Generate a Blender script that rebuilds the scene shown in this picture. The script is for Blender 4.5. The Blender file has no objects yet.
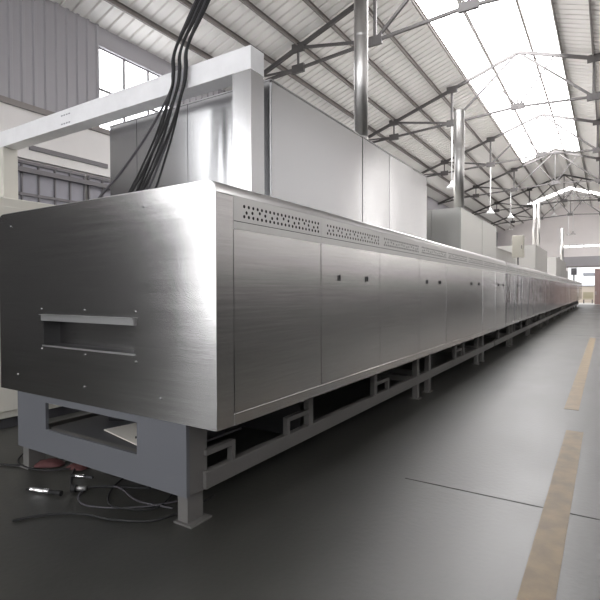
import bpy, bmesh, math, random
from math import sin, cos, pi, radians as R
from mathutils import Vector, Matrix
random.seed(7)
S = bpy.context.scene
COL = S.collection

# ------------------------------------------------------------ camera, world, light, exposure
cam = bpy.data.objects.new('camera', bpy.data.cameras.new('camera'))
COL.objects.link(cam)
S.camera = cam
cam.data.sensor_fit = 'HORIZONTAL'; cam.data.sensor_width = 36.0
cam.data.lens = 36.0 * 483.14 / 600.0
cam.data.clip_end = 500
yaw, pitch, roll = R(32.466), R(-1.110), R(-0.169)
fw = Vector((-sin(yaw) * cos(pitch), cos(yaw) * cos(pitch), sin(pitch)))
rt = Vector((cos(yaw), sin(yaw), 0)); up = rt.cross(fw)
r2 = rt * cos(roll) + up * sin(roll); u2 = up * cos(roll) - rt * sin(roll)
m = Matrix((r2, u2, -fw)).transposed().to_4x4(); m.translation = Vector((0, 0, 1.5))
cam.matrix_world = m

W = bpy.data.worlds.new('world'); S.world = W; W.use_nodes = True
W.node_tree.nodes['Background'].inputs[0].default_value = (0.97, 0.98, 1.0, 1)
W.node_tree.nodes['Background'].inputs[1].default_value = 1.6
S.view_settings.view_transform = 'Standard'; S.view_settings.look = 'None'
S.view_settings.exposure = 0.12; S.view_settings.gamma = 1.0
S.view_settings.use_curve_mapping = False
SKY_E, WIN_R, WIN_L, FILL_B = 13.0, 5.0, 6.0, 10.0       # daylight through skylight, right and left windows; glow of the added back window

# ------------------------------------------------------------ materials
M = {}
def mat(name, col, rough=0.6, metal=0.0, aniso=0.0, bump=None, noise=None, emit=None, spec=None):
    m = bpy.data.materials.new(name); m.use_nodes = True; M[name] = m
    nt = m.node_tree; b = nt.nodes['Principled BSDF']; L = nt.links
    b.inputs['Base Color'].default_value = (*col, 1)
    b.inputs['Roughness'].default_value = rough
    b.inputs['Metallic'].default_value = metal
    if spec is not None: b.inputs['Specular IOR Level'].default_value = spec
    tc = nt.nodes.new('ShaderNodeTexCoord')
    if aniso:
        b.inputs['Anisotropic'].default_value = aniso
        cv = nt.nodes.new('ShaderNodeCombineXYZ'); cv.inputs[2].default_value = 1.0
        L.new(cv.outputs[0], b.inputs['Tangent'])
    if noise:          # (scale xyz, detail, dark factor, light factor, rough variation)
        mp = nt.nodes.new('ShaderNodeMapping'); mp.inputs['Scale'].default_value = noise[0]
        L.new(tc.outputs['Object'], mp.inputs[0])
        nz = nt.nodes.new('ShaderNodeTexNoise'); nz.inputs['Scale'].default_value = 1.0
        nz.inputs['Detail'].default_value = noise[1]; nz.inputs['Roughness'].default_value = .6
        L.new(mp.outputs[0], nz.inputs['Vector'])
        rp = nt.nodes.new('ShaderNodeValToRGB')
        rp.color_ramp.elements[0].position = .3; rp.color_ramp.elements[1].position = .7
        rp.color_ramp.elements[0].color = (*[c * noise[2] for c in col], 1)
        rp.color_ramp.elements[1].color = (*[min(1, c * noise[3]) for c in col], 1)
        L.new(nz.outputs['Fac'], rp.inputs[0]); L.new(rp.outputs[0], b.inputs['Base Color'])
        if len(noise) > 4:
            mr = nt.nodes.new('ShaderNodeMapRange')
            mr.inputs['To Min'].default_value = rough - noise[4]; mr.inputs['To Max'].default_value = rough + noise[4]
            L.new(nz.outputs['Fac'], mr.inputs['Value']); L.new(mr.outputs[0], b.inputs['Roughness'])
    if bump:           # (scale xyz, strength, distance)
        mp = nt.nodes.new('ShaderNodeMapping'); mp.inputs['Scale'].default_value = bump[0]
        L.new(tc.outputs['Object'], mp.inputs[0])
        nz = nt.nodes.new('ShaderNodeTexNoise'); nz.inputs['Scale'].default_value = 1.0
        nz.inputs['Detail'].default_value = 2.0
        L.new(mp.outputs[0], nz.inputs['Vector'])
        bp = nt.nodes.new('ShaderNodeBump'); bp.inputs['Strength'].default_value = bump[1]
        bp.inputs['Distance'].default_value = bump[2]
        L.new(nz.outputs['Fac'], bp.inputs['Height']); L.new(bp.outputs[0], b.inputs['Normal'])
    if emit:
        b.inputs['Emission Color'].default_value = (*emit[0], 1)
        b.inputs['Emission Strength'].default_value = emit[1]
    return m

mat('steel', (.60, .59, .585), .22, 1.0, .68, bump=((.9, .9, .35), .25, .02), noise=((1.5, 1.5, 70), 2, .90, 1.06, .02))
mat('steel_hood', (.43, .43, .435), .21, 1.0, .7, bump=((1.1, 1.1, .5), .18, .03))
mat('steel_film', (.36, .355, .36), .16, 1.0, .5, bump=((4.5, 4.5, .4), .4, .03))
mat('steel_strip', (.74, .73, .72), .45, .35)
mat('steel_matte', (.50, .50, .475), .42, .9)
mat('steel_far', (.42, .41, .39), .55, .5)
mat('pipe_steel', (.70, .69, .68), .36, 1.0)
mat('steel_round', (.60, .59, .585), .33, 1.0)
mat('frame_paint', (.14, .135, .13), .55, .0)
mat('apron_paint', (.13, .135, .15), .5, .0)
mat('white_paint', (.88, .88, .90), .45, 0, noise=((5, 5, 5), 4, .94, 1.03))
mat('hole_dark', (.012, .012, .013), .8)
mat('slot_side', (.05, .05, .052), .5, .3)
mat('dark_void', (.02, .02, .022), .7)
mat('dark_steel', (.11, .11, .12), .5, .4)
mat('floor_concrete', (.042, .042, .038), .42, 0, noise=((.9, .55, 1), 8, .66, 1.35, .12), bump=((25, 25, 25), .12, .01))
mat('roof_sheet', (.85, .83, .81), .6)
mat('truss_paint', (.075, .07, .07), .6)
mat('purlin_paint', (.22, .20, .19), .6)
mat('plaster', (.76, .74, .73), .85, noise=((.5, .5, .5), 5, .9, 1.05))
mat('far_plaster', (.86, .82, .82), .85, noise=((.4, .4, .4), 5, .94, 1.04))
mat('grey_sheet', (.36, .35, .37), .6)
mat('lower_wall', (.05, .05, .05), .8, noise=((.5, .5, .5), 5, .8, 1.15))
mat('mullion', (.16, .15, .16), .6)
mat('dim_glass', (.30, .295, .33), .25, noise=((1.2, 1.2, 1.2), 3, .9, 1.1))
mat('added_glow_glass', (.6, .6, .6), .4, emit=((1, .97, .92), 5.0))  # glow added to hidden left panes to brighten the roof
mat('sky_pane', (.9, .9, .9), .5, emit=((1.0, .985, .99), SKY_E))
mat('right_pane', (.9, .9, .9), .5, emit=((1.0, .98, .96), WIN_R))
mat('cross_pane', (.9, .9, .9), .5, emit=((1, .98, .98), 9.0))
mat('slot_pane', (.9, .9, .9), .5, emit=((1, .98, .98), 1.3))
mat('added_pane', (.9, .9, .9), .5, emit=((1, .98, .98), 4.0))  # glow of unseen right-wall windows added for their light
mat('added_dim_pane', (.8, .8, .8), .5, emit=((1.0, .98, .96), .25))  # weak glow of added windows, lifts the side steel and roof
mat('left_pane', (.9, .9, .9), .5, emit=((.97, .98, 1.0), WIN_L))
mat('added_back_pane', (.9, .9, .9), .5, emit=((.97, .98, 1.0), FILL_B))  # glow of the unseen window added behind the camera
mat('cabinet_cream', (.66, .64, .58), .5)
mat('panel_cream', (.46, .44, .38), .5)
mat('black_rubber', (.014, .014, .015), .7)
mat('lilac_cable', (.06, .057, .065), .5)
mat('yellow_line', (.17, .112, .045), .55, noise=((6, 6, 6), 6, .68, 1.15))
mat('joint_dark', (.022, .021, .02), .9)
mat('cardboard', (.75, .72, .66), .8)
mat('red_cloth', (.10, .035, .035), .8)
mat('chrome', (.85, .85, .87), .12, 1.0)
mat('galv', (.42, .42, .42), .4, .8)
mat('lamp_white', (.85, .85, .86), .4)
mat('lamp_grey', (.42, .40, .40), .45)
mat('door_brown', (.30, .215, .205), .6)
mat('ground_out', (.62, .60, .57), .9)
mat('wall_out', (.62, .55, .47), .9)
mat('cart_yellow', (.45, .41, .30), .6)
mat('shed_grey', (.30, .31, .34), .7)
mat('hedge_green', (.30, .38, .14), .9)
mat('marking_grey', (.33, .33, .36), .6)

# ------------------------------------------------------------ mesh helpers
class MB:
    def __init__(s): s.b = bmesh.new(); s.mats = []
    def mi(s, m):
        if m not in s.mats: s.mats.append(m)
        return s.mats.index(m)
    def face(s, pts, m):
        f = s.b.faces.new([s.b.verts.new(p) for p in pts]); f.material_index = s.mi(m); return f
    def box(s, x0, x1, y0, y1, z0, z1, m, xf=None):
        P = [(x, y, z) for x in (x0, x1) for y in (y0, y1) for z in (z0, z1)]
        if xf: P = [tuple(xf @ Vector(p)) for p in P]
        v = [s.b.verts.new(p) for p in P]; k = s.mi(m)
        for q in ((0, 1, 3, 2), (4, 6, 7, 5), (0, 4, 5, 1), (2, 3, 7, 6), (0, 2, 6, 4), (1, 5, 7, 3)):
            s.b.faces.new([v[i] for i in q]).material_index = k
        return s
    def bar(s, a, b, w, h, m, upv=(0, 0, 1)):
        a, b = Vector(a), Vector(b); d = (b - a).normalized(); u = Vector(upv)
        if abs(d.dot(u)) > .98: u = Vector((0, 1, 0))
        r = d.cross(u).normalized(); u = r.cross(d)
        k = s.mi(m)
        ring = lambda c: [s.b.verts.new(c + r * (sx * w / 2) + u * (sy * h / 2)) for sx, sy in ((-1, -1), (1, -1), (1, 1), (-1, 1))]
        A, B = ring(a), ring(b)
        for i in range(4):
            j = (i + 1) % 4; s.b.faces.new((A[i], A[j], B[j], B[i])).material_index = k
        s.b.faces.new(A[::-1]).material_index = k; s.b.faces.new(B).material_index = k
        return s
    def tube(s, pts, rad, m, n=10, cap=True):
        pts = [Vector(p) for p in pts]; k = s.mi(m); rings = []; pr = None
        rads = rad if isinstance(rad, (list, tuple)) else [rad] * len(pts)
        for i, p in enumerate(pts):
            d = (pts[min(i + 1, len(pts) - 1)] - pts[max(i - 1, 0)]).normalized()
            if pr is None:
                u = Vector((0, 0, 1)) if abs(d.z) < .9 else Vector((1, 0, 0))
                pr = d.cross(u).normalized()
            else:
                pr = (pr - d * pr.dot(d)).normalized()
            q = d.cross(pr)
            rings.append([s.b.verts.new(p + (pr * cos(2 * pi * t / n) + q * sin(2 * pi * t / n)) * rads[i]) for t in range(n)])
        for A, B in zip(rings, rings[1:]):
            for t in range(n):
                f = s.b.faces.new((A[t], A[(t + 1) % n], B[(t + 1) % n], B[t])); f.material_index = k; f.smooth = True
        if cap:
            s.b.faces.new(rings[0][::-1]).material_index = k; s.b.faces.new(rings[-1]).material_index = k
        return s
    def lathe(s, c, prof, m, n=20):
        k = s.mi(m); c = Vector(c)
        rings = [[s.b.verts.new(c + Vector((r * cos(2 * pi * t / n), r * sin(2 * pi * t / n), z))) for t in range(n)] for r, z in prof]
        for A, B in zip(rings, rings[1:]):
            for t in range(n):
                f = s.b.faces.new((A[t], A[(t + 1) % n], B[(t + 1) % n], B[t])); f.material_index = k; f.smooth = True
        return s
    def build(s, name, parent=None, bevel=0, flip=True):
        if flip: bmesh.ops.recalc_face_normals(s.b, faces=s.b.faces)
        me = bpy.data.meshes.new(name); s.b.to_mesh(me); s.b.free()
        for m in s.mats: me.materials.append(M[m])
        o = bpy.data.objects.new(name, me); COL.objects.link(o)
        if parent:
            o.parent = parent; o.matrix_parent_inverse = parent.matrix_basis.inverted()
        if bevel:
            b = o.modifiers.new('bevel', 'BEVEL'); b.width = bevel; b.segments = 2; b.limit_method = 'ANGLE'
            b.harden_normals = False
        return o
def tag(o, label=None, cat=None, group=None, kind=None):
    if label: o['label'] = label
    if cat: o['category'] = cat
    if group: o['group'] = group
    if kind: o['kind'] = kind
    return o
def thing(name, label, cat, loc=(0, 0, 0), group=None):
    o = bpy.data.objects.new(name, None); o.empty_display_size = .1; COL.objects.link(o); o.location = loc
    o.matrix_basis = Matrix.Translation(loc)
    return tag(o, label, cat, group)
def copy_tree(o, parent=None):
    c = o.copy(); COL.objects.link(c)
    if parent: c.parent = parent; c.matrix_parent_inverse = o.matrix_parent_inverse.copy()
    for ch in o.children: copy_tree(ch, c)
    return c
def structure(mb, name, **k): return tag(mb.build(name, **k), kind='structure')

# ------------------------------------------------------------ hall dimensions
XL, XR, YB, YF = -10.35, 4.65, -10.0, 57.0
XRID, ZE, ZR = -2.85, 7.87, 10.47
SL = (ZR - ZE) / (XRID - XL)
def roof_z(x): return ZR - SL * abs(x - XRID)
SKX0, SKX1, SKY0, SKY1 = -4.80, -1.50, 9.0, 34.6      # skylight strip along the ridge

# floor
f = MB()
f.box(XL - .3, XR + .3, YB - .3, YF + .3, -.3, 0, 'floor_concrete')
structure(f, 'floor')
g = MB(); g.box(-60, 60, YF + .3, YF + 60, -.3, -.02, 'ground_out'); structure(g, 'ground')
# joints cut across the floor
j = MB(); j.bar((-1.35, 3.68, .0005), (XR, 3.68, .0005), .010, .003, 'joint_dark'); structure(j, 'trim_1')
j = MB(); j.bar((XL, 18.3, .0005), (XR, 18.3, .0005), .05, .003, 'joint_dark'); structure(j, 'trim_2')

# roof sheets: ribbed profile running down the slope, openings left for the skylight strip
def roof_strip(mb, xa, xb, y0, y1, m, pitch=.30, t=.05):
    n = int((y1 - y0) / pitch); k = mb.mi(m)
    ys = []
    for i in range(n):
        a = y0 + (y1 - y0) * i / n; p = (y1 - y0) / n
        ys += [(a, 0), (a + .72 * p, 0), (a + .78 * p, t), (a + .94 * p, t)]
    ys.append((y1, 0))
    A = [mb.b.verts.new((xa, y, roof_z(xa) + h)) for y, h in ys]
    B = [mb.b.verts.new((xb, y, roof_z(xb) + h)) for y, h in ys]
    for i in range(len(ys) - 1):
        mb.b.faces.new((A[i], A[i + 1], B[i + 1], B[i])).material_index = k
def solid(o, t=.012):
    s = o.modifiers.new('thick', 'SOLIDIFY'); s.thickness = t; s.offset = 1
FB0, FB1 = 48.2, 49.6        # cross band of translucent sheet near the far gable
r = MB()
roof_strip(r, XL - .35, SKX0, YB - .2, FB0, 'roof_sheet')
roof_strip(r, XL - .35, SKX0, FB1, YF + .2, 'roof_sheet')
roof_strip(r, SKX0, XRID, YB - .2, SKY0, 'roof_sheet'); roof_strip(r, SKX0, XRID, SKY1, FB0, 'roof_sheet')
roof_strip(r, SKX0, XRID, FB1, YF + .2, 'roof_sheet'); roof_strip(r, XL - .35, -6.2, FB0, FB1, 'roof_sheet')
o = structure(r, 'ceiling_1', flip=False); solid(o)
r = MB()
roof_strip(r, SKX1, XR + .35, YB - .2, FB0, 'roof_sheet')
roof_strip(r, SKX1, XR + .35, FB1, YF + .2, 'roof_sheet')
roof_strip(r, XRID, SKX1, YB - .2, SKY0, 'roof_sheet'); roof_strip(r, XRID, SKX1, SKY1, FB0, 'roof_sheet')
roof_strip(r, XRID, SKX1, FB1, YF + .2, 'roof_sheet')
o = structure(r, 'ceiling_2', flip=False); solid(o)
# translucent skylight sheets
def pane_slope(name, x0, x1, y0, y1, m='sky_pane'):
    p = MB(); h = .02
    p.face([(x0, y0, roof_z(x0) + h), (x1, y0, roof_z(x1) + h), (x1, y1, roof_z(x1) + h), (x0, y1, roof_z(x0) + h)], m)
    o = structure(p, name, flip=False); solid(o, .02); return o
pane_slope('window_1', SKX0, XRID, SKY0, SKY1)
pane_slope('window_2', XRID, SKX1, SKY0, SKY1)
pane_slope('window_3', -6.2, XRID, FB0, FB1, 'cross_pane')
pane_slope('window_4', XRID, XR, FB0, FB1, 'cross_pane')

# walls ------------------------------------------------------
def ribbed_wall(mb, x, y0, y1, z0, z1, m, face=1, pitch=.25, t=.04):
    n = int((y1 - y0) / pitch); k = mb.mi(m); ys = []
    for i in range(n):
        p = (y1 - y0) / n; a = y0 + i * p
        ys += [(a, 0), (a + .6 * p, 0), (a + .7 * p, t), (a + .9 * p, t)]
    ys.append((y1, 0))
    A = [mb.b.verts.new((x + face * h, y, z0)) for y, h in ys]; B = [mb.b.verts.new((x + face * h, y, z1)) for y, h in ys]
    for i in range(len(ys) - 1): mb.b.faces.new((A[i], A[i + 1], B[i + 1], B[i])).material_index = k
# left wall: openings: tall door-window near the back, high window y 7.3-9.4
w = MB()
LW0, LW1 = -8.6, -6.5
w.box(XL - .25, XL, YB, LW0, 0, ZE, 'plaster')
w.box(XL - .25, XL, LW0, LW1, 6.9, ZE, 'plaster'); w.box(XL - .25, XL, LW0, LW1, 0, .7, 'lower_wall')
w.box(XL - .25, XL, LW1, YF, 0, 1.2, 'lower_wall')
w.box(XL - .25, XL, -4.5, YF, 4.3, 5.4, 'plaster')
w.box(XL - .25, XL, LW1, -4.5, 6.9, ZE, 'plaster')
w.box(XL - .25, XL, LW1, 3.2, 1.2, 4.3, 'lower_wall')
w.box(XL - .25, XL, -4.5, 7.3, 5.4, ZE, 'grey_sheet')
w.box(XL - .25, XL, 7.3, 9.6, 7.4, ZE, 'grey_sheet')
w.box(XL - .25, XL, 9.6, YF, 5.4, ZE, 'grey_sheet')
ribbed_wall(w, XL + .01, -4.5, 7.3, 5.45, ZE, 'grey_sheet')
ribbed_wall(w, XL + .01, 9.6, YF, 5.45, ZE, 'grey_sheet')
w.box(XL - .25, XL - .1, 3.2, YF, 1.2, 4.3, 'plaster')
structure(w, 'wall_left', flip=False)
t = MB(); t.box(XL, XL + .05, -4.5, YF, 5.32, 5.44, 'purlin_paint'); structure(t, 'trim_3')
t = MB(); t.box(XL, XL + .03, 5.6, 7.5, 4.50, 4.60, 'mullion'); structure(t, 'trim_4')
t = MB(); t.box(XL, XL + .06, 3.2, YF, 4.00, 4.10, 'mullion'); structure(t, 'trim_5')
# steel-framed dim windows along the left wall; glow added to the farther, hidden panes
wi = 5; y = 3.3
while y < 53:
    fr = MB()
    for k in range(11): fr.box(XL - .07, XL - .01, y + k * .36 - .015, y + k * .36 + .015, 1.2, 4.25, 'mullion')
    for z in (1.22, 2.2, 2.95, 3.55, 4.22): fr.box(XL - .075, XL - .005, y, y + 3.6, z - .03, z + .03, 'mullion')
    o = structure(fr, 'window_%d' % wi)
    gl = MB(); gl.box(XL - .06, XL - .05, y, y + 3.6, 1.2, 4.25, 'dim_glass' if y < 9 else 'added_glow_glass'); gl.build('pane', o)
    wi += 1; y += 3.72
def window(name, x0, x1, y0, y1, z0, z1, m, nx, nz, axis):
    """frame with mullions and one lit pane; axis 'x' for walls facing x, 'y' for walls facing y"""
    fr = MB(); a0, a1 = (y0, y1) if axis == 'x' else (x0, x1)
    def b(u0, u1, z0_, z1_, ins=0):
        if axis == 'x': fr.box(x0 + ins, x1 - ins, u0, u1, z0_, z1_, 'mullion')
        else: fr.box(u0, u1, y0 + ins, y1 - ins, z0_, z1_, 'mullion')
    for i in range(nx + 1):
        u = a0 + (a1 - a0) * i / nx; b(max(a0, u - .03), min(a1, u + .03), z0, z1)
    for i in range(nz + 1):
        z = z0 + (z1 - z0) * i / nz; b(a0, a1, max(z0, z - .03), min(z1, z + .03), .002)
    o = structure(fr, name); p = MB()
    if axis == 'x': c = (x0 + x1) / 2; p.box(c - .005, c + .005, y0 + .01, y1 - .01, z0 + .01, z1 - .01, m)
    else: c = (y0 + y1) / 2; p.box(x0 + .01, x1 - .01, c - .005, c + .005, z0 + .01, z1 - .01, m)
    p.build('pane', o); return o
window('window_%d' % wi, XL - .14, XL - .06, LW0, LW1, .7, 6.9, 'left_pane', 3, 6, 'x'); wi += 1
window('window_%d' % wi, XL - .14, XL - .06, LW1, -4.5, 4.3, 6.9, 'left_pane', 3, 3, 'x'); wi += 1
window('window_%d' % wi, XL - .14, XL - .06, 7.3, 9.6, 5.4, 7.4, 'left_pane', 3, 2, 'x'); wi += 1
# right wall with windows out of view, some of them added only for their light
w = MB(); RZ0, RZ1 = 3.4, 7.4
w.box(XR, XR + .25, YB, 52.0, 0, 2.3, 'lower_wall'); w.box(XR, XR + .25, YB, 52.0, 2.3, RZ0, 'plaster')
w.box(XR, XR + .25, YB, 52.0, RZ1, ZE, 'plaster'); w.box(XR, XR + .25, 52.0, YF, 6.2, ZE, 'plaster')
w.box(XR, XR + .25, 55.3, YF, 0, 6.2, 'lower_wall')
ys = [YB]
wins = [(-8.0, -3.0), (3.4, 9.6), (11.2, 17.4), (20.1, 21.9), (27.2, 28.6)]  # nearer ones added as fill light, farther ones inferred from reflections in the hood
e = YB
for a, b in wins: w.box(XR, XR + .25, e, a, RZ0, RZ1, 'plaster'); e = b
w.box(XR, XR + .25, e, 52.0, RZ0, RZ1, 'plaster')
structure(w, 'wall_right', flip=False)
for a, b in wins:
    window('window_%d' % wi, XR + .06, XR + .14, a, b, RZ0, RZ1, 'added_dim_pane' if 0 < a < 18 else 'added_pane' if a < 0 else 'right_pane', 4, 3, 'x'); wi += 1
window('window_%d' % wi, XR + .06, XR + .14, 52.0, 55.3, 0.0, 6.2, 'added_pane', 3, 4, 'x'); wi += 1  # unseen window added to reflect as a bright column in the film
# back wall behind the camera with an added window that lights the roof and gantry
def gable(mb, y0, y1, m, zb):
    k = mb.mi(m); V = [(XL, zb), (XR, zb), (XR, ZE), (XRID, ZR), (XL, ZE)]
    A = [mb.b.verts.new((x, y0, z)) for x, z in V]; B = [mb.b.verts.new((x, y1, z)) for x, z in V]
    mb.b.faces.new(A).material_index = k; mb.b.faces.new(B[::-1]).material_index = k
    for i in range(5): mb.b.faces.new((A[i], B[i], B[(i + 1) % 5], A[(i + 1) % 5])).material_index = k
w = MB(); gable(w, YB - .25, YB, 'plaster', 6.2)
w.box(XL, -6.2, YB - .25, YB, 0, 6.2, 'plaster'); w.box(-6.2, 3.0, YB - .25, YB, 0, 3.4, 'lower_wall')
w.box(3.0, XR, YB - .25, YB, 0, 6.2, 'plaster')
structure(w, 'wall_back')
window('window_%d' % wi, -6.2, 3.0, YB - .16, YB - .08, 3.4, 6.2, 'added_back_pane', 8, 3, 'y'); wi += 1
# far gable wall with door opening and a slot of clerestory glass
DX0, DX1, DZ = -3.45, 1.3, 3.78
w = MB(); gable(w, YF, YF + .25, 'far_plaster', 6.12)
w.box(XL, DX0 - .5, YF, YF + .25, 5.80, 6.12, 'far_plaster'); w.box(3.6, XR, YF, YF + .25, 5.80, 6.12, 'far_plaster')
w.box(XL, XR, YF, YF + .25, 4.9, 5.80, 'far_plaster'); w.box(XL, XR, YF, YF + .25, DZ, 4.9, 'grey_sheet')
w.box(XL, DX0, YF, YF + .25, 0, DZ, 'far_plaster'); w.box(DX1, XR, YF, YF + .25, 0, DZ, 'lower_wall')
structure(w, 'wall_far')
window('window_%d' % wi, DX0 - .5, 3.6, YF + .08, YF + .16, 5.80, 6.12, 'slot_pane', 12, 1, 'y'); wi += 1
t = MB(); t.box(DX0 - .12, DX1 + .12, YF - .06, YF, DZ, DZ + .14, 'purlin_paint'); structure(t, 'trim_6')
# brown sliding leaf standing half open across the far doorway
d = MB(); d.box(-1.08, 1.5, YF - .16, YF - .07, .03, 3.62, 'door_brown')
for z in (.35, 1.2, 2.1, 3.0): d.box(-1.08, 1.5, YF - .19, YF - .16, z - .04, z + .04, 'door_brown')
o = structure(d, 'door_1')
h = MB(); h.box(-1.0, -.94, YF - .24, YF - .16, 1.0, 1.35, 'galv'); h.build('door_handle', o)

# ------------------------------------------------------------ purlins
def ordinal(i): return ['first', 'second', 'third', 'fourth', 'fifth', 'sixth', 'seventh', 'eighth'][i]
for side, xs in (('left', (-3.8, -4.75, -5.75, -6.7, -7.7, -8.6, -9.55)), ('right', (-2.4, -1.44, -.5, .45, 1.4, 2.35, 3.3))):
    for i, x in enumerate(xs):
        p = MB(); z = roof_z(x) - .075
        # C-section: web and two flanges
        p.box(x - .005, x + .005, YB, YF, z - .07, z + .07, 'purlin_paint')
        p.box(x, x + .05, YB, YF, z + .062, z + .07, 'purlin_paint'); p.box(x, x + .05, YB, YF, z - .07, z - .062, 'purlin_paint')
        tag(p.build('roof_purlin'), 'long steel purlin under the %s roof slope, %s one down from the ridge' % (side, ordinal(i)), 'roof beam', 'steel purlins under the roof')

# ------------------------------------------------------------ trusses
def make_truss():
    t = thing('roof_truss', '-', 'roof truss', (XRID, 0, 0), 'steel roof trusses across the hall')
    def P(d, z): return (XRID + d, 0, z)
    def tz(d): return roof_z(XRID + d) - .21
    HB = [(7.42, 7.66), (5.83, 7.92), (2.40, 8.12), (0, 8.27)]
    for s in (-1, 1):
        c = MB(); c.bar(P(s * 7.42, tz(7.42)), P(0, tz(0)), .09, .11, 'truss_paint'); c.build('top_chord', t)
        c = MB()
        for (d0, z0), (d1, z1) in zip(HB, HB[1:]): c.bar(P(s * d0, z0), P(s * d1, z1), .07, .075, 'truss_paint')
        c.build('bottom_chord', t)
        for a_, b_, w_ in (((2.40, tz(2.4)), (2.40, 8.12), .08), ((4.82, tz(4.82)), (2.40, 8.12), .07), ((0, tz(0)), (2.40, 8.12), .07),
                       ((1.2, tz(1.2)), (0, 8.27), .05), ((6.3, tz(6.3)), (4.82, 7.98), .05), ((4.82, tz(4.82)), (4.82, 7.98), .05)):
            c = MB(); c.bar(P(s * a_[0], a_[1]), P(s * b_[0], b_[1]), w_, w_, 'truss_paint', (0, 1, 0)); c.build('strut', t)
        for d, zz in ((2.4, tz(2.4)), (2.4, 8.12), (4.82, tz(4.82)), (4.82, 7.98)):
            g = MB(); x = XRID + s * d; g.box(x - .20, x + .20, -.045, .045, zz - .12, zz + .12, 'truss_paint'); g.build('gusset_plate', t)
    g = MB(); g.box(XRID - .24, XRID + .24, -.045, .045, 8.17, 8.39, 'truss_paint'); g.build('gusset_plate', t)
    c = MB(); c.bar(P(0, tz(0)), P(0, 8.27), .06, .06, 'truss_paint', (0, 1, 0)); c.build('strut', t)
    return t
tr = make_truss()
TY = [-3.0, 4.5, 12.0, 19.5, 27.0, 34.6, 42.0, 49.8]
TL = ['behind the viewer', 'over the near end of the ovens', 'over the first chimney', 'crossing the skylight at the top of the picture',
      'in the middle of the skylight, behind the second chimney', 'at the far end of the skylight', 'just past the skylight end, above the twin flues', 'farthest, beside the bright cross band of the roof']
for i, y in enumerate(TY):
    o = tr if i == 0 else copy_tree(tr)
    o.location.y = y; o['label'] = 'grey steel roof truss ' + TL[i]
# fluorescent-free pendant lamps hanging from the trusses
def lamp_at(x, y, zt, zb, w, white, label):
    t = thing('pendant_lamp', label, 'lamp', (x, y, zb), 'pendant lamps hanging from the roof')
    r_ = MB(); r_.tube([(x, y, zb + .2), (x, y, zt)], .022, 'lamp_white', 8); r_.build('rod', t)
    s_ = MB(); k = w / 2
    s_.lathe((x, y, zb), [(k, 0), (k * .95, .02), (k * .62, .10), (k * .30, .17), (k * .22, .27), (0.001, .28)], 'lamp_white' if white else 'lamp_grey')
    o = s_.build('lamp_shade', t); so = o.modifiers.new('thick', 'SOLIDIFY'); so.thickness = .006
    b = MB(); b.lathe((x, y, zb + .02), [(.001, -.03), (.05, 0), (.06, .05), (.03, .12), (.001, .13)], 'lamp_white', 12); b.build('bulb', t)
LAMPS = [(-5.25, 19.5, 8.1, 5.55, .46, 1, 'nearest pendant lamp, pale cone on a long white rod beside the second chimney'),
         (-5.25, 27.0, 8.1, 5.55, .46, 1, 'pale pendant lamp just above the second exhaust hood'),
         (-5.45, 34.6, 8.1, 6.3, .46, 1, 'pale pendant lamp above the cream control box'),
         (-6.66, 42.0, 8.0, 6.35, .50, 0, 'dark pendant lamp hanging low above the cream control box'),
         (-3.50, 42.0, 8.2, 7.2, .42, 1, 'pendant lamp on a bright rod just right of the twin flues'),
         (-2.47, 46.5, roof_z(-2.47) - .01, 6.15, .50, 0, 'small dark pendant lamp in front of the far gable wall'),
         (-3.1, 51.5, roof_z(-3.1) - .01, 6.6, .40, 0, 'smallest farthest pendant lamp before the far gable wall')]
for a in LAMPS: lamp_at(*a)

# ------------------------------------------------------------ tunnel oven
XO, XOL, Z1, Z0 = -1.96, -4.48, 2.163, .70
RAD = .075
def profile(inset=0, zb=Z0, n=7):
    """cross-section, from bottom right up over the rounded shoulders to bottom left"""
    x1, x0, zt, r_ = XO - inset, XOL + inset, Z1 - inset, RAD
    P = [(x1, zb)]
    for i in range(n + 1):
        a = pi / 2 * i / n; P.append((x1 - r_ + r_ * cos(a), zt - r_ + r_ * sin(a)))
    for i in range(n + 1):
        a = pi / 2 + pi / 2 * i / n; P.append((x0 + r_ + r_ * cos(a), zt - r_ + r_ * sin(a)))
    P.append((x0, zb)); return P
def extrude(mb, P, y0, y1, m, ends=True, closed=True):
    k = mb.mi(m)
    A = [mb.b.verts.new((x, y0, z)) for x, z in P]; B = [mb.b.verts.new((x, y1, z)) for x, z in P]
    n = len(P)
    for i in range(n if closed else n - 1):
        f = mb.b.faces.new((A[i], A[(i + 1) % n], B[(i + 1) % n], B[i])); f.material_index = k
        f.smooth = 1 <= i < n - 2
    if ends: mb.b.faces.new(A[::-1]).material_index = k; mb.b.faces.new(B).material_index = k
    return A, B

def vent_strip(y0, y1, first):
    """pale header strip with two rows of punched holes and triangles between them"""
    v = MB(); X = XO + .004
    xf = None
    v.box(XO - .012, X, y0, y1, 1.885, 2.092, 'steel_strip')
    gz = 1.935
    v.box(XO - .01, X + .0008, y0, y1, gz - .002, gz + .002, 'hole_dark')
    k = v.mi('hole_dark')
    def disc(y, z, rr=.0115):
        vs = [v.b.verts.new((X + .0012, y + rr * cos(2 * pi * t / 8), z + rr * sin(2 * pi * t / 8))) for t in range(8)]
        v.b.faces.new(vs).material_index = k
    a, b = y0 + .10, y1 - .05; n = 20; st = (b - a) / n
    for i in range(n + 1):
        y = a + i * st
        disc(y, 2.036); disc(y, 1.972)
        if i < n:      # middle row: one hole of each triangle, pointing up and down in turn
            if i % 3 == 0: disc(y + st * .5, 2.012 if i % 2 else 1.998)
            elif i % 3 == 1: disc(y + st * .8, 2.004)
    return v
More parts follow.
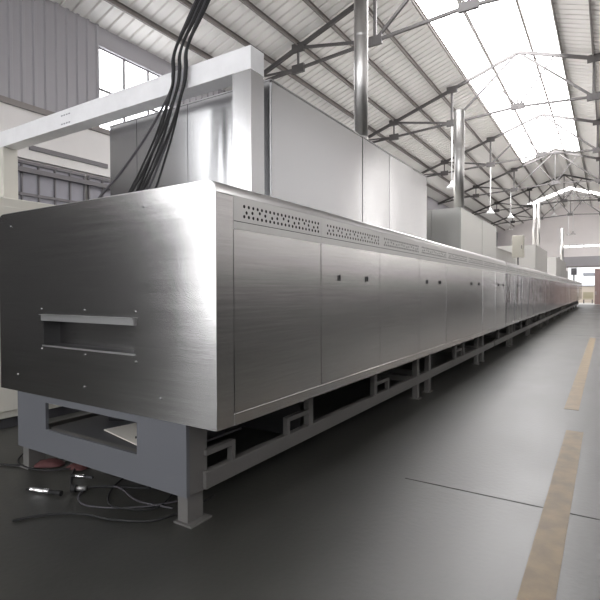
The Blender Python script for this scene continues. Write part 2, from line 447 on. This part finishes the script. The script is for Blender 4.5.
def lock(y, z):
    l = MB(); X = XO + .002
    l.tube([(X - .01, y, z), (X + .004, y, z)], .019, 'dark_steel', 12)
    l.box(X + .003, X + .012, y - .005, y + .005, z - .026, z + .022, 'hole_dark'); return l

def support_frame(parent, legs, uprights, brackets, ya, yb):
    """long side rails, legs with foot plates, short uprights and brackets of the welded stand"""
    for X, s in ((-2.2, -1), (-4.28, 1)):
        def bx(mb, y0, y1, z0, z1, d=.06, o=0): mb.box(min(X + o * s, X + (o + d) * s), max(X + o * s, X + (o + d) * s), y0, y1, z0, z1, 'frame_paint')
        a = MB(); bx(a, ya, yb, .20, .315); a.build('lower_rail', parent, bevel=.006)
        a = MB(); bx(a, ya, yb, .605, Z0); a.build('upper_rail', parent, bevel=.006)
        for y in legs:
            a = MB(); bx(a, y, y + .09, .012, .605, .07, .001); a.build('leg', parent, bevel=.005)
            a = MB(); bx(a, y - .03, y + .12, 0, .012, .12, -.02); a.build('foot_plate', parent)
        for y in uprights:
            a = MB(); bx(a, y, y + .075, .315, .605, .055, .002); a.build('upright', parent, bevel=.004)
        if s < 0:
            for y0, y1, side in brackets:
                a = MB(); bx(a, y0, y1, .42, .455, .045, .004)
                yy = y0 if side < 0 else y1 - .035
                bx(a, yy, yy + .035, .315, .42, .045, .004); a.build('bracket', parent)
    for y in legs:
        a = MB(); a.box(-4.22, -2.26, y + .01, y + .08, .23, .30, 'frame_paint'); a.build('cross_member', parent)

def oven_section(label, y0, y1, npan, mat_side, first=False, skip_strip=False, frame=None):
    t = thing('tunnel_oven', label, 'oven', (XO, y0, 0), 'sections of the stainless tunnel oven')
    ys = y0 + (.16 if first else .03)
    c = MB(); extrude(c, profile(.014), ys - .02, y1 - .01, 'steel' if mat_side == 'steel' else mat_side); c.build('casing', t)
    # rounded shoulder cover over the top of both sides
    P = [p for p in profile(-.004, 2.090)]
    c = MB(); k = c.mi('steel')
    inner = [(x + (.008 if x < -3.2 else -.008), z - .008) for x, z in P]
    ring = P + inner[::-1]
    A, B = extrude(c, ring, y0 + .004 if first else ys, y1 - .006, 'steel_round', ends=True)
    c.build('top_cover', t)
    w = (y1 - ys) / npan
    E_ = [ys, 3.40] + [3.40 + (y1 - 3.40) * q / (npan - 1) for q in range(1, npan)] if first else [ys + w * q for q in range(npan + 1)]
    for i in range(npan):
        a, b = E_[i] + .0015, E_[i + 1] - .0015
        tilt = random.uniform(-.004, .004)
        p = MB(); X = XO
        k = p.mi(mat_side)
        v = [p.b.verts.new(q) for q in ((X - tilt, a, .735), (X + tilt, b, .735), (X + tilt, b, 1.884), (X - tilt, a, 1.884))]
        u = [p.b.verts.new(q) for q in ((X - .012, a, .735), (X - .012, b, .735), (X - .012, b, 1.884), (X - .012, a, 1.884))]
        p.b.faces.new(v).material_index = k; p.b.faces.new(u[::-1]).material_index = k
        for e in range(4): p.b.faces.new((v[e], u[e], u[(e + 1) % 4], v[(e + 1) % 4])).material_index = k
        po = p.build('side_panel', t)
        if i % 2 == 1:
            for q in ((.256, .73) if first else (.33, .67)):
                yy = a + (b - a) * q
                lock(yy, 1.61).build('panel_lock', po)
        vs = vent_strip(a, b, first).build('vent_strip', t)
        p = MB(); p.box(XOL - .002, XOL + .012, a, b, .735, 2.04, 'steel'); p.build('side_panel', t)
    p = MB(); p.box(XO - .03, XO + .003, ys, y1 - .006, .655 if first else .665, .733, 'steel'); p.build('bottom_trim', t, bevel=.004)
    p = MB(); p.box(XOL - .003, XOL + .03, ys, y1 - .006, .665, .733, 'steel'); p.build('bottom_trim', t)
    if frame: support_frame(t, *frame)
    p = MB(); p.box(-3.72, -3.70, y0 + (1.3 if first else .05), y1 - .05, .03, .66, 'dark_steel'); p.build('light_block', t)  # unseen plate added to keep window light out from under the oven
    return t

YO = 2.153
SEC = [(YO, 11.85), (11.87, 21.6), (21.62, 31.4), (31.42, 41.2), (41.22, 50.9)]
LBL = ['stainless steel tunnel oven section nearest the viewer with a feed slot in its end panel',
       'second stainless oven section, its side under wavy shining film, below the cream control box',
       'third stainless oven section along the line, beneath the twin thin flues',
       'fourth stainless oven section along the line, under the last small hood',
       'farthest stainless oven section of the line, ending near the bright doorway']
t1 = oven_section(LBL[0], *SEC[0], 8, 'steel', True,
     frame=([6.46, 6.98, 10.12, 10.60], [3.60, 5.02, 8.45, 9.0], [(2.32, 2.61, 1), (3.27, 3.62, -1), (5.08, 5.46, 1), (8.52, 8.90, 1)], 2.31, 11.8))
def fr(y0, y1):
    legs, ups = [], []; y = y0 + 1.9
    while y < y1 - .6: legs += [y, y + .48]; y += 3.6
    y = y0 + .5
    while y < y1 - .3:
        if all(abs(y - l) > .3 for l in legs): ups.append(y)
        y += 1.2
    return (legs, ups, [], y0 + .02, y1 - .02)
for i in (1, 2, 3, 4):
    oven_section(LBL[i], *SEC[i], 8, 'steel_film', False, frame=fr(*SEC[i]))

# end panel of the first section, with the feed slot
ep = MB(); SX0, SX1, SZ0, SZ1 = -3.80, -2.705, 1.075, 1.275
P = profile(0, .66, 8)
yF, yK = YO, YO + .158
k = ep.mi('steel')
vo = [ep.b.verts.new((x, yF, z)) for x, z in P]
vi = [ep.b.verts.new((x, yF, z)) for x, z in ((SX1, SZ0), (SX1, SZ1), (SX0, SZ1), (SX0, SZ0))]
n = len(P); h = n // 2
for f_ in ([vo[0]] + vo[1:h] + [vi[1], vi[0]], vo[h - 1:h + 1] + [vi[2], vi[1]], vo[h:n] + [vi[3], vi[2]], [vo[n - 1], vo[0], vi[0], vi[3]]):
    ep.b.faces.new(f_).material_index = k
vb = [ep.b.verts.new((x, yK, z)) for x, z in P]
for i in range(n):
    f_ = ep.b.faces.new((vo[i], vb[i], vb[(i + 1) % n], vo[(i + 1) % n])); f_.material_index = k
    f_.smooth = False
# slot pocket, sides and back coloured dark to stand for the shade inside
kd = ep.mi('slot_side'); kv = ep.mi('dark_void')
vp = [ep.b.verts.new((x, yF + .7, z)) for x, z in ((SX1, SZ0), (SX1, SZ1), (SX0, SZ1), (SX0, SZ0))]
for i in range(4): ep.b.faces.new((vi[i], vi[(i + 1) % 4], vp[(i + 1) % 4], vp[i])).material_index = kd
ep.b.faces.new(vp).material_index = kv
o = ep.build('end_panel', t1)
a = MB(); a.box(SX0 - .015, SX1 + .012, YO - .012, YO - .001, 1.268, 1.318, 'galv')
a.box(SX0 - .015, SX1 + .012, YO - .03, YO - .001, 1.315, 1.319, 'galv'); a.build('slot_lip', o)
a = MB(); a.box(SX0 - .01, SX1 + .01, YO - .008, YO - .001, 1.062, 1.074, 'galv'); a.build('slot_sill', o)
a = MB(); a.tube([(SX0 + .3, YO + .35, 1.20), (SX1 - .002, YO + .35, 1.20)], .022, 'galv', 12); a.build('feed_roller', o)
for x, z in ((-3.83, 1.36), (-3.26, 1.36), (-2.69, 1.36), (-3.83, 1.04), (-3.26, 1.03), (-2.69, 1.02), (-3.27, .79), (-4.2, .80), (-2.45, .80), (-4.28, 2.05), (-2.6, 2.06)):
    a = MB(); a.tube([(x, YO - .006, z), (x, YO, z)], .009, 'chrome', 10); a.build('screw', o)
# front apron of the stand with its rectangular opening
a = MB(); ax0, ax1, y0, y1 = -4.23, -2.23, YO + .012, YO + .04
hx0, hx1, hz0, hz1, zb, zt = -3.81, -2.70, .385, .605, .19, .665
a.box(ax0, ax1, y0, y1, hz1, zt, 'apron_paint'); a.box(ax0, ax1, y0, y1, zb, hz0, 'apron_paint')
a.box(ax0, hx0, y0, y1, hz0, hz1, 'apron_paint'); a.box(hx1, ax1, y0, y1, hz0, hz1, 'apron_paint')
a.box(hx0, hx1, y1, y1 + .05, hz0 - .012, hz0 - .002, 'frame_paint')
a.build('front_apron', t1)
for X, s in ((ax1, -1), (ax0, 1)):
    a = MB(); a.box(min(X, X + .02 * s), max(X, X + .02 * s), y1, y1 + .16, zb, zt, 'frame_paint')
    a.box(min(X + .02 * s, X + .11 * s), max(X + .02 * s, X + .11 * s), y1, y1 + .14, .012, zt - .003, 'frame_paint')
    a.build('leg', t1, bevel=.003)
    a = MB(); a.box(min(X - .03 * s, X + .13 * s), max(X - .03 * s, X + .13 * s), y1 - .02, y1 + .17, 0, .012, 'frame_paint'); a.build('foot_plate', t1)
# tray and drive parts inside the stand behind the apron
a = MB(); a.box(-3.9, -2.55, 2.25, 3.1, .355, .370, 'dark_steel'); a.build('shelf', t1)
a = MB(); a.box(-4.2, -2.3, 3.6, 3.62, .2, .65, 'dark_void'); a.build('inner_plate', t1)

# loose things on the shelf in the stand
a = MB(); a.box(-.36, .36, -.2, .2, 0, .008, 'cardboard', Matrix.Translation((-3.03, 2.545, .376)) @ Matrix.Rotation(R(-12), 4, 'Z'))
tag(a.build('cardboard_sheet'), 'pale cardboard sheet lying inside the stand behind the apron opening', 'cardboard')
for i, (x, y, r_, l) in enumerate(((-2.95, 2.49, 62, .22), (-2.84, 2.46, 50, .2))):
    a = MB(); c_, s_ = cos(R(r_)) * l / 2, sin(R(r_)) * l / 2
    a.tube([(x - c_, y - s_, .394), (x + c_, y + s_, .394)], .009, 'black_rubber', 8)
    tag(a.build('steel_rod'), 'dark thin rod on the cardboard sheet, %s' % ('left one of the two' if i == 0 else 'right one of the two'), 'rod', 'dark rods on the cardboard')
a = MB(); a.tube([(-3.62, 2.62, .415), (-3.52, 2.70, .415)], .035, 'black_rubber', 12); a.tube([(-3.52, 2.70, .415), (-3.44, 2.765, .415)], .022, 'chrome', 12)
tag(a.build('hand_grinder'), 'small dark hand tool with a bright tip lying inside the stand', 'tool')

# ------------------------------------------------------------ hoods on the oven
def hood(label, x0, x1, y0, y1, z0, z1, side_seams, front_seams, m='steel_hood', tilt=.012):
    t = thing('exhaust_hood', label, 'hood', (x1, y0, z0), 'exhaust hoods standing on the oven')
    c = MB(); c.box(x0 + .01, x1 - .01, y0 + .01, y1 - .01, z0, z1 - .01, 'dark_steel'); c.build('core', t)
    ys = [y0] + list(side_seams) + [y1]
    for a, b in zip(ys, ys[1:]):
        d = random.uniform(-tilt, tilt) * (b - a) / 2
        p = MB(); k = p.mi(m)
        q = [(x1 + .008 - d, a + .006, z0), (x1 + .008 + d, b - .006, z0), (x1 + .008 + d, b - .006, z1), (x1 + .008 - d, a + .006, z1)]
        v = [p.b.verts.new(e) for e in q]; u = [p.b.verts.new((x1 - .01, e[1], e[2])) for e in q]
        p.b.faces.new(v).material_index = k
        for e in range(4): p.b.faces.new((v[e], u[e], u[(e + 1) % 4], v[(e + 1) % 4])).material_index = k
        p.build('side_panel', t)
    xs = [x0] + list(front_seams) + [x1]
    for a, b in zip(xs, xs[1:]):
        p = MB(); p.box(a + .003, b - .003, y0 - .006, y0 + .011, z0, z1, m); p.build('front_panel', t)
    p = MB(); p.box(x0 - .004, x1 + .014, y0 - .01, y1 + .006, z1, z1 + .012, m); p.build('lid', t)
    return t
ZT = Z1 + .006
hood('tall brushed steel hood on the nearest oven section, beneath the widest chimney', -4.24, -2.25, 3.11, 6.99, ZT, 3.15, (4.79, 5.56, 6.38), (-3.83, -3.15))
hood('second steel hood along the line, carrying the chimney with a visible open top', -4.24, -2.25, 8.92, 12.24, ZT, 2.98, (10.72,), (-3.3, -2.77), 'steel_matte')
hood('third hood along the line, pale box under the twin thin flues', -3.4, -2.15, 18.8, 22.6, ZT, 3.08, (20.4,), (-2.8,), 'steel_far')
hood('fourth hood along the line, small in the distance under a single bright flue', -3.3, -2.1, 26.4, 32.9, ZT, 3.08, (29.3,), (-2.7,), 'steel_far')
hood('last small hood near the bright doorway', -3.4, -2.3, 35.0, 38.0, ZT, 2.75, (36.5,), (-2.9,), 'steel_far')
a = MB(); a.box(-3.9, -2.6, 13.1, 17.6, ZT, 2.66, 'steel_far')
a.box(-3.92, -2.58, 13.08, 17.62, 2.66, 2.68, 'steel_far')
tag(a.build('low_duct'), 'low grey steel duct box on the oven behind the cream control box', 'duct')

def chimney(label, x, y, zb, zt, rad):
    t = thing('chimney', label, 'chimney', (x, y, zb), 'flue pipes rising from the hoods')
    p = MB(); p.tube([(x, y, zb), (x, y, zt)], rad, 'pipe_steel', 28, cap=False); o = p.build('pipe', t)
    s = o.modifiers.new('thick', 'SOLIDIFY'); s.thickness = .003
    z = zb + 1.15
    while z < zt - .2:
        p = MB(); p.tube([(x, y, z), (x, y, z + .03)], rad + .004, 'pipe_steel', 28, cap=False); p.build('joint_band', t); z += 1.15
    p = MB(); p.lathe((x, y, zb), [(rad + .014, .0), (rad + .014, .006), (rad + .003, .008), (rad + .003, .05)], 'pipe_steel', 24); p.build('base_collar', t)
chimney('widest shiny chimney pipe on the nearest hood, reaching out of the picture top', -2.345, 4.97, 3.163, 5.0, .078)
chimney('tall steel chimney pipe on the second hood, its top below the skylight edge', -2.40, 9.43, 2.993, 4.9, .095)
chimney('left pipe of the twin thin flues on the third hood', -2.445, 21.0, 3.093, 4.97, .058)
chimney('right pipe of the twin thin flues on the third hood', -2.295, 21.0, 3.093, 4.97, .058)
chimney('single distant bright flue on the fourth hood', -2.27, 32.2, 3.093, 5.1, .095)
# small flues and fittings beyond
a = MB(); a.tube([(-2.3, 45.0, ZT), (-2.3, 45.0, 2.7)], .06, 'dark_steel', 10); a.box(-2.5, -2.1, 44.8, 45.2, 2.7, 3.25, 'dark_steel')
tag(a.build('signal_box'), 'small dark box on a short pole at the far oven end against the bright door', 'box')
# control box on its pole
t = thing('control_box', 'cream electrical control box on a thin pole above the oven, beside the second hood', 'electrical box', (-2.3, 15.7, ZT))
a = MB(); a.tube([(-2.26, 15.7, ZT), (-2.26, 15.7, 2.48)], .02, 'dark_steel', 10); a.build('pole', t)
a = MB(); a.box(-2.42, -2.10, 15.6, 15.82, 2.47, 3.12, 'panel_cream'); o = a.build('cabinet', t, bevel=.01)
a = MB(); a.box(-2.405, -2.115, 15.585, 15.6, 2.49, 3.10, 'panel_cream'); a.build('door', t, bevel=.004)
a = MB(); a.box(-2.16, -2.14, 15.57, 15.585, 2.72, 2.82, 'dark_steel'); a.build('latch', t)

# ------------------------------------------------------------ white portal frame over the oven front
t = thing('cable_gantry', 'white steel gantry beam crossing above the near oven end with its flat posts', 'gantry', (-4, 2.9, 0))
BY0, BY1, BZ0, BZ1 = 2.865, 3.03, 3.155, 3.33
a = MB(); a.box(-7.6, -2.25, BY0, BY1, BZ0, BZ1, 'white_paint'); o = a.build('beam', t, bevel=.004)
a = MB()
for r_ in range(2):
    for q in range(4):
        x = -4.68 + q * .042; z = 3.275 - r_ * .085
        a.box(x - .006, x + .022, BY0 - .002, BY0 + .001, z - .006, z + .006, 'marking_grey')
a.build('slot_marks', o)
a = MB(); a.box(-2.43, -2.25, BY0, BY1 + .0, ZT + .01, BZ0, 'steel_hood'); a.build('post', t, bevel=.003)
a = MB(); a.box(-2.50, -2.18, BY0 - .03, BY1 + .03, ZT, ZT + .01, 'white_paint'); a.build('post_foot', t)
a = MB(); a.box(-6.15, -5.84, BY0, BY1, 2.525, BZ0, 'cabinet_cream'); a.build('post', t, bevel=.003)
# white cabinet standing left of the oven, under the gantry's left post
t = thing('white_cabinet', 'white steel cabinet on a dark plinth at the left behind the oven', 'cabinet', (-6.2, 3.1, 0))
a = MB(); a.box(-7.0, -5.5, 2.3, 3.9, .12, 2.52, 'cabinet_cream'); a.build('body', t, bevel=.01)
a = MB(); a.box(-6.95, -5.56, 2.35, 3.85, 0, .12, 'dark_steel'); a.build('plinth', t)
for y in (2.34, 3.12):
    a = MB(); a.box(-5.498, -5.48, y, y + .75, .2, 2.42, 'cabinet_cream'); o = a.build('door', t, bevel=.004)
    a = MB(); yy = y + .66 if y < 3 else y + .06
    a.box(-5.48, -5.45, yy, yy + .03, 1.2, 1.4, 'chrome'); a.build('handle', o)

# ------------------------------------------------------------ cables hanging over the gantry beam
def bez(pts, n=10):
    out = []
    P = [Vector(p) for p in pts]; P = [P[0]] + P + [P[-1]]
    for i in range(1, len(P) - 2):
        a, b, c, d = P[i - 1:i + 3]
        for k in range(n):
            t_ = k / n
            out.append(.5 * ((2 * b) + (c - a) * t_ + (2 * a - 5 * b + 4 * c - d) * t_ ** 2 + (3 * b - a - 3 * c + d) * t_ ** 3))
    out.append(P[-2]); return out
CW = ['leftmost, loosest one of the bundle', 'second from the left', 'third from the left', 'fourth from the left', 'middle one of the thick bundle', 'just right of the bundle middle', 'third from the right', 'second from the right', 'rightmost one of the bundle']
for i in range(9):
    x = -3.06 + i * .024; y = BY0 - .016 - (i % 3) * .014
    xb = -3.33 + i * .034 + (0 if i else -.14); yb = 2.50 + (i % 4) * .05
    if i == 0: yb = 2.42
    pts = [(x + .02, 4.44, 8.22), (x + .01, 4.30, 7.6), (x + .05, 3.75, 5.4), (x + .05, 3.05, 3.95), (x + .025, y, 3.48),
           (x, y, BZ1 - .03), (x - .02, y - .01, BZ0), (x * .66 + xb * .34 - .02, y * .7 + yb * .3, 2.80), (x * .3 + xb * .7 - .015, y * .35 + yb * .65, 2.48), (xb, yb, 2.23), (xb - .06, yb + .05, ZT + .010)]
    a = MB(); a.tube(bez(pts, 8), .0085 if i % 2 else .0105, 'black_rubber' if i % 3 else 'lilac_cable', 8)
    tag(a.build('power_cable'), 'dark power cable hanging past the white beam, ' + CW[i], 'cable', 'cables hanging past the gantry beam')

# ------------------------------------------------------------ things on the floor under the stand
a = MB(); a.tube([(-3.66, 1.93, .02), (-3.62, 1.94, .022), (-3.46, 1.99, .022)], [.008, .017, .019], 'chrome', 12)
a.tube([(-3.46, 1.99, .022), (-3.36, 2.02, .022)], [.014, .02], 'black_rubber', 12)
tag(a.build('welding_torch'), 'small shiny metal torch with black grip on the floor at lower left', 'tool')
def cable(pts, rad, label, m='black_rubber'):
    a = MB(); a.tube(bez(pts, 8), rad * .72, m, 8); tag(a.build('floor_cable'), label, 'cable', 'cables lying on the floor by the stand')
cable([(-4.9, 1.75, .012), (-4.5, 2.05, .012), (-4.2, 2.2, .012), (-4.05, 2.45, .012), (-3.9, 2.7, .012)], .011, 'black cable running in from the left edge to under the stand')
cable([(-4.6, 2.45, .010), (-4.4, 2.25, .010), (-4.15, 2.18, .012), (-3.9, 2.25, .012), (-3.7, 2.5, .012)], .010, 'short black cable bent beside the left foot of the stand')
cable([(-3.25, 1.62, .011), (-3.15, 1.78, .011), (-2.95, 1.92, .011), (-2.7, 1.98, .011), (-2.45, 2.15, .011), (-2.4, 2.6, .011)], .011, 'black cable arcing across the bottom of the picture')
cable([(-2.5, 2.5, .012), (-2.7, 2.2, .012), (-3.0, 2.02, .012), (-3.2, 2.05, .012), (-3.3, 2.2, .012), (-3.1, 2.3, .03), (-2.8, 2.25, .012), (-2.5, 2.3, .012)], .010, 'looped brown cable coil beneath the apron', 'lilac_cable')
cable([(-3.3, 2.6, .012), (-3.15, 2.3, .012), (-2.95, 2.12, .012), (-2.75, 2.10, .028), (-2.6, 2.25, .012), (-2.7, 2.5, .012)], .010, 'black cable loop nested in the brown coil')
cable([(-3.9, 2.5, .011), (-3.6, 2.25, .011), (-3.4, 2.15, .011), (-3.2, 2.25, .028), (-2.9, 2.45, .011)], .012, 'thick black cable just behind the shiny torch')
def rag(x, y, sx, sy, h, m, label, name='work_glove', rot=0):
    a = MB(); bmv = a.b; k = a.mi(m); N = 10; g = []
    rr = random.Random(hash(label) & 255 if False else int(x * 100) & 255)
    for i in range(N + 1):
        row = []
        for j_ in range(N + 1):
            u, v = i / N * 2 - 1, j_ / N * 2 - 1
            e = max(0, 1 - (u * u) ** 1.5) * max(0, 1 - (v * v) ** 1.5)
            px, py = u * sx * (1 - .2 * v * v), v * sy * (1 - .2 * u * u)
            row.append(bmv.verts.new((x + px * cos(rot) - py * sin(rot), y + px * sin(rot) + py * cos(rot), .004 + h * e * (.6 + .4 * rr.random()))))
        g.append(row)
    for i in range(N):
        for j_ in range(N):
            f_ = bmv.faces.new((g[i][j_], g[i + 1][j_], g[i + 1][j_ + 1], g[i][j_ + 1])); f_.material_index = k; f_.smooth = True
    o = a.build(name); s = o.modifiers.new('thick', 'SOLIDIFY'); s.thickness = .004; s.offset = 1
    tag(o, label, 'cloth')
rag(-4.05, 2.33, .13, .07, .05, 'red_cloth', 'crumpled dull red cloth on the floor by the left foot of the stand', 'floor_rag', .6)
rag(-3.78, 2.42, .10, .06, .035, 'red_cloth', 'smaller dull red rag further under the stand', 'floor_rag', .2)
a = MB(); a.tube([(-3.36, 2.10, .03), (-3.33, 2.12, .03)], .028, 'black_rubber', 12); a.tube([(-3.33, 2.12, .03), (-3.27, 2.16, .03)], .018, 'galv', 12)
tag(a.build('cable_plug'), 'round black plug beside the shiny torch', 'plug')
a = MB(); a.tube([(-3.62, 2.26, .02), (-3.50, 2.31, .02)], .016, 'chrome', 10); a.tube([(-3.50, 2.31, .02), (-3.44, 2.33, .02)], .011, 'dark_steel', 10)
tag(a.build('spanner_socket'), 'small bright metal fitting on the floor in the shade under the stand', 'tool')

# ------------------------------------------------------------ yellow floor line, worn into dashes
a = MB(); a.box(-.36, -.20, -2.0, 5.86, .0, .0025, 'yellow_line'); o = structure(a, 'trim_7')
a = MB(); a.box(-.45, -.29, 6.9, 17.5, .0, .0025, 'yellow_line'); o = structure(a, 'trim_8')

# ------------------------------------------------------------ outside the far door
a = MB(); a.box(-8, 3, YF + 9, YF + 9.2, -.02, 1.9, 'wall_out'); a.box(-8, 3, YF + 8.9, YF + 9.3, 1.9, 2.02, 'shed_grey')
tag(a.build('yard_wall'), 'low beige yard wall seen through the far doorway', 'wall')
a = MB(); a.box(-3.0, -1.2, YF + 24, YF + 28, 3.55, 3.95, 'shed_grey')
for y in (YF + 24.2, YF + 27.8): a.box(-1.4, -1.2, y - .1, y + .1, -.02, 3.55, 'shed_grey')
tag(a.build('open_shed'), 'grey flat shed roof outside the far doorway', 'shed')
t = thing('hand_cart', 'small yellowish cart outside the far doorway', 'cart', (-1.8, YF + 5, 0))
a = MB(); a.box(-2.3, -1.3, YF + 4.6, YF + 5.6, .45, .55, 'cart_yellow'); a.build('deck', t)
a = MB(); a.box(-2.3, -1.3, YF + 5.56, YF + 5.6, .55, 1.25, 'cart_yellow'); a.build('back', t)
for x in (-2.2, -1.4):
    for y in (YF + 4.75, YF + 5.45):
        a = MB(); a.tube([(x - .03, y, .21), (x + .03, y, .21)], .22, 'black_rubber', 14); a.build('wheel', t)
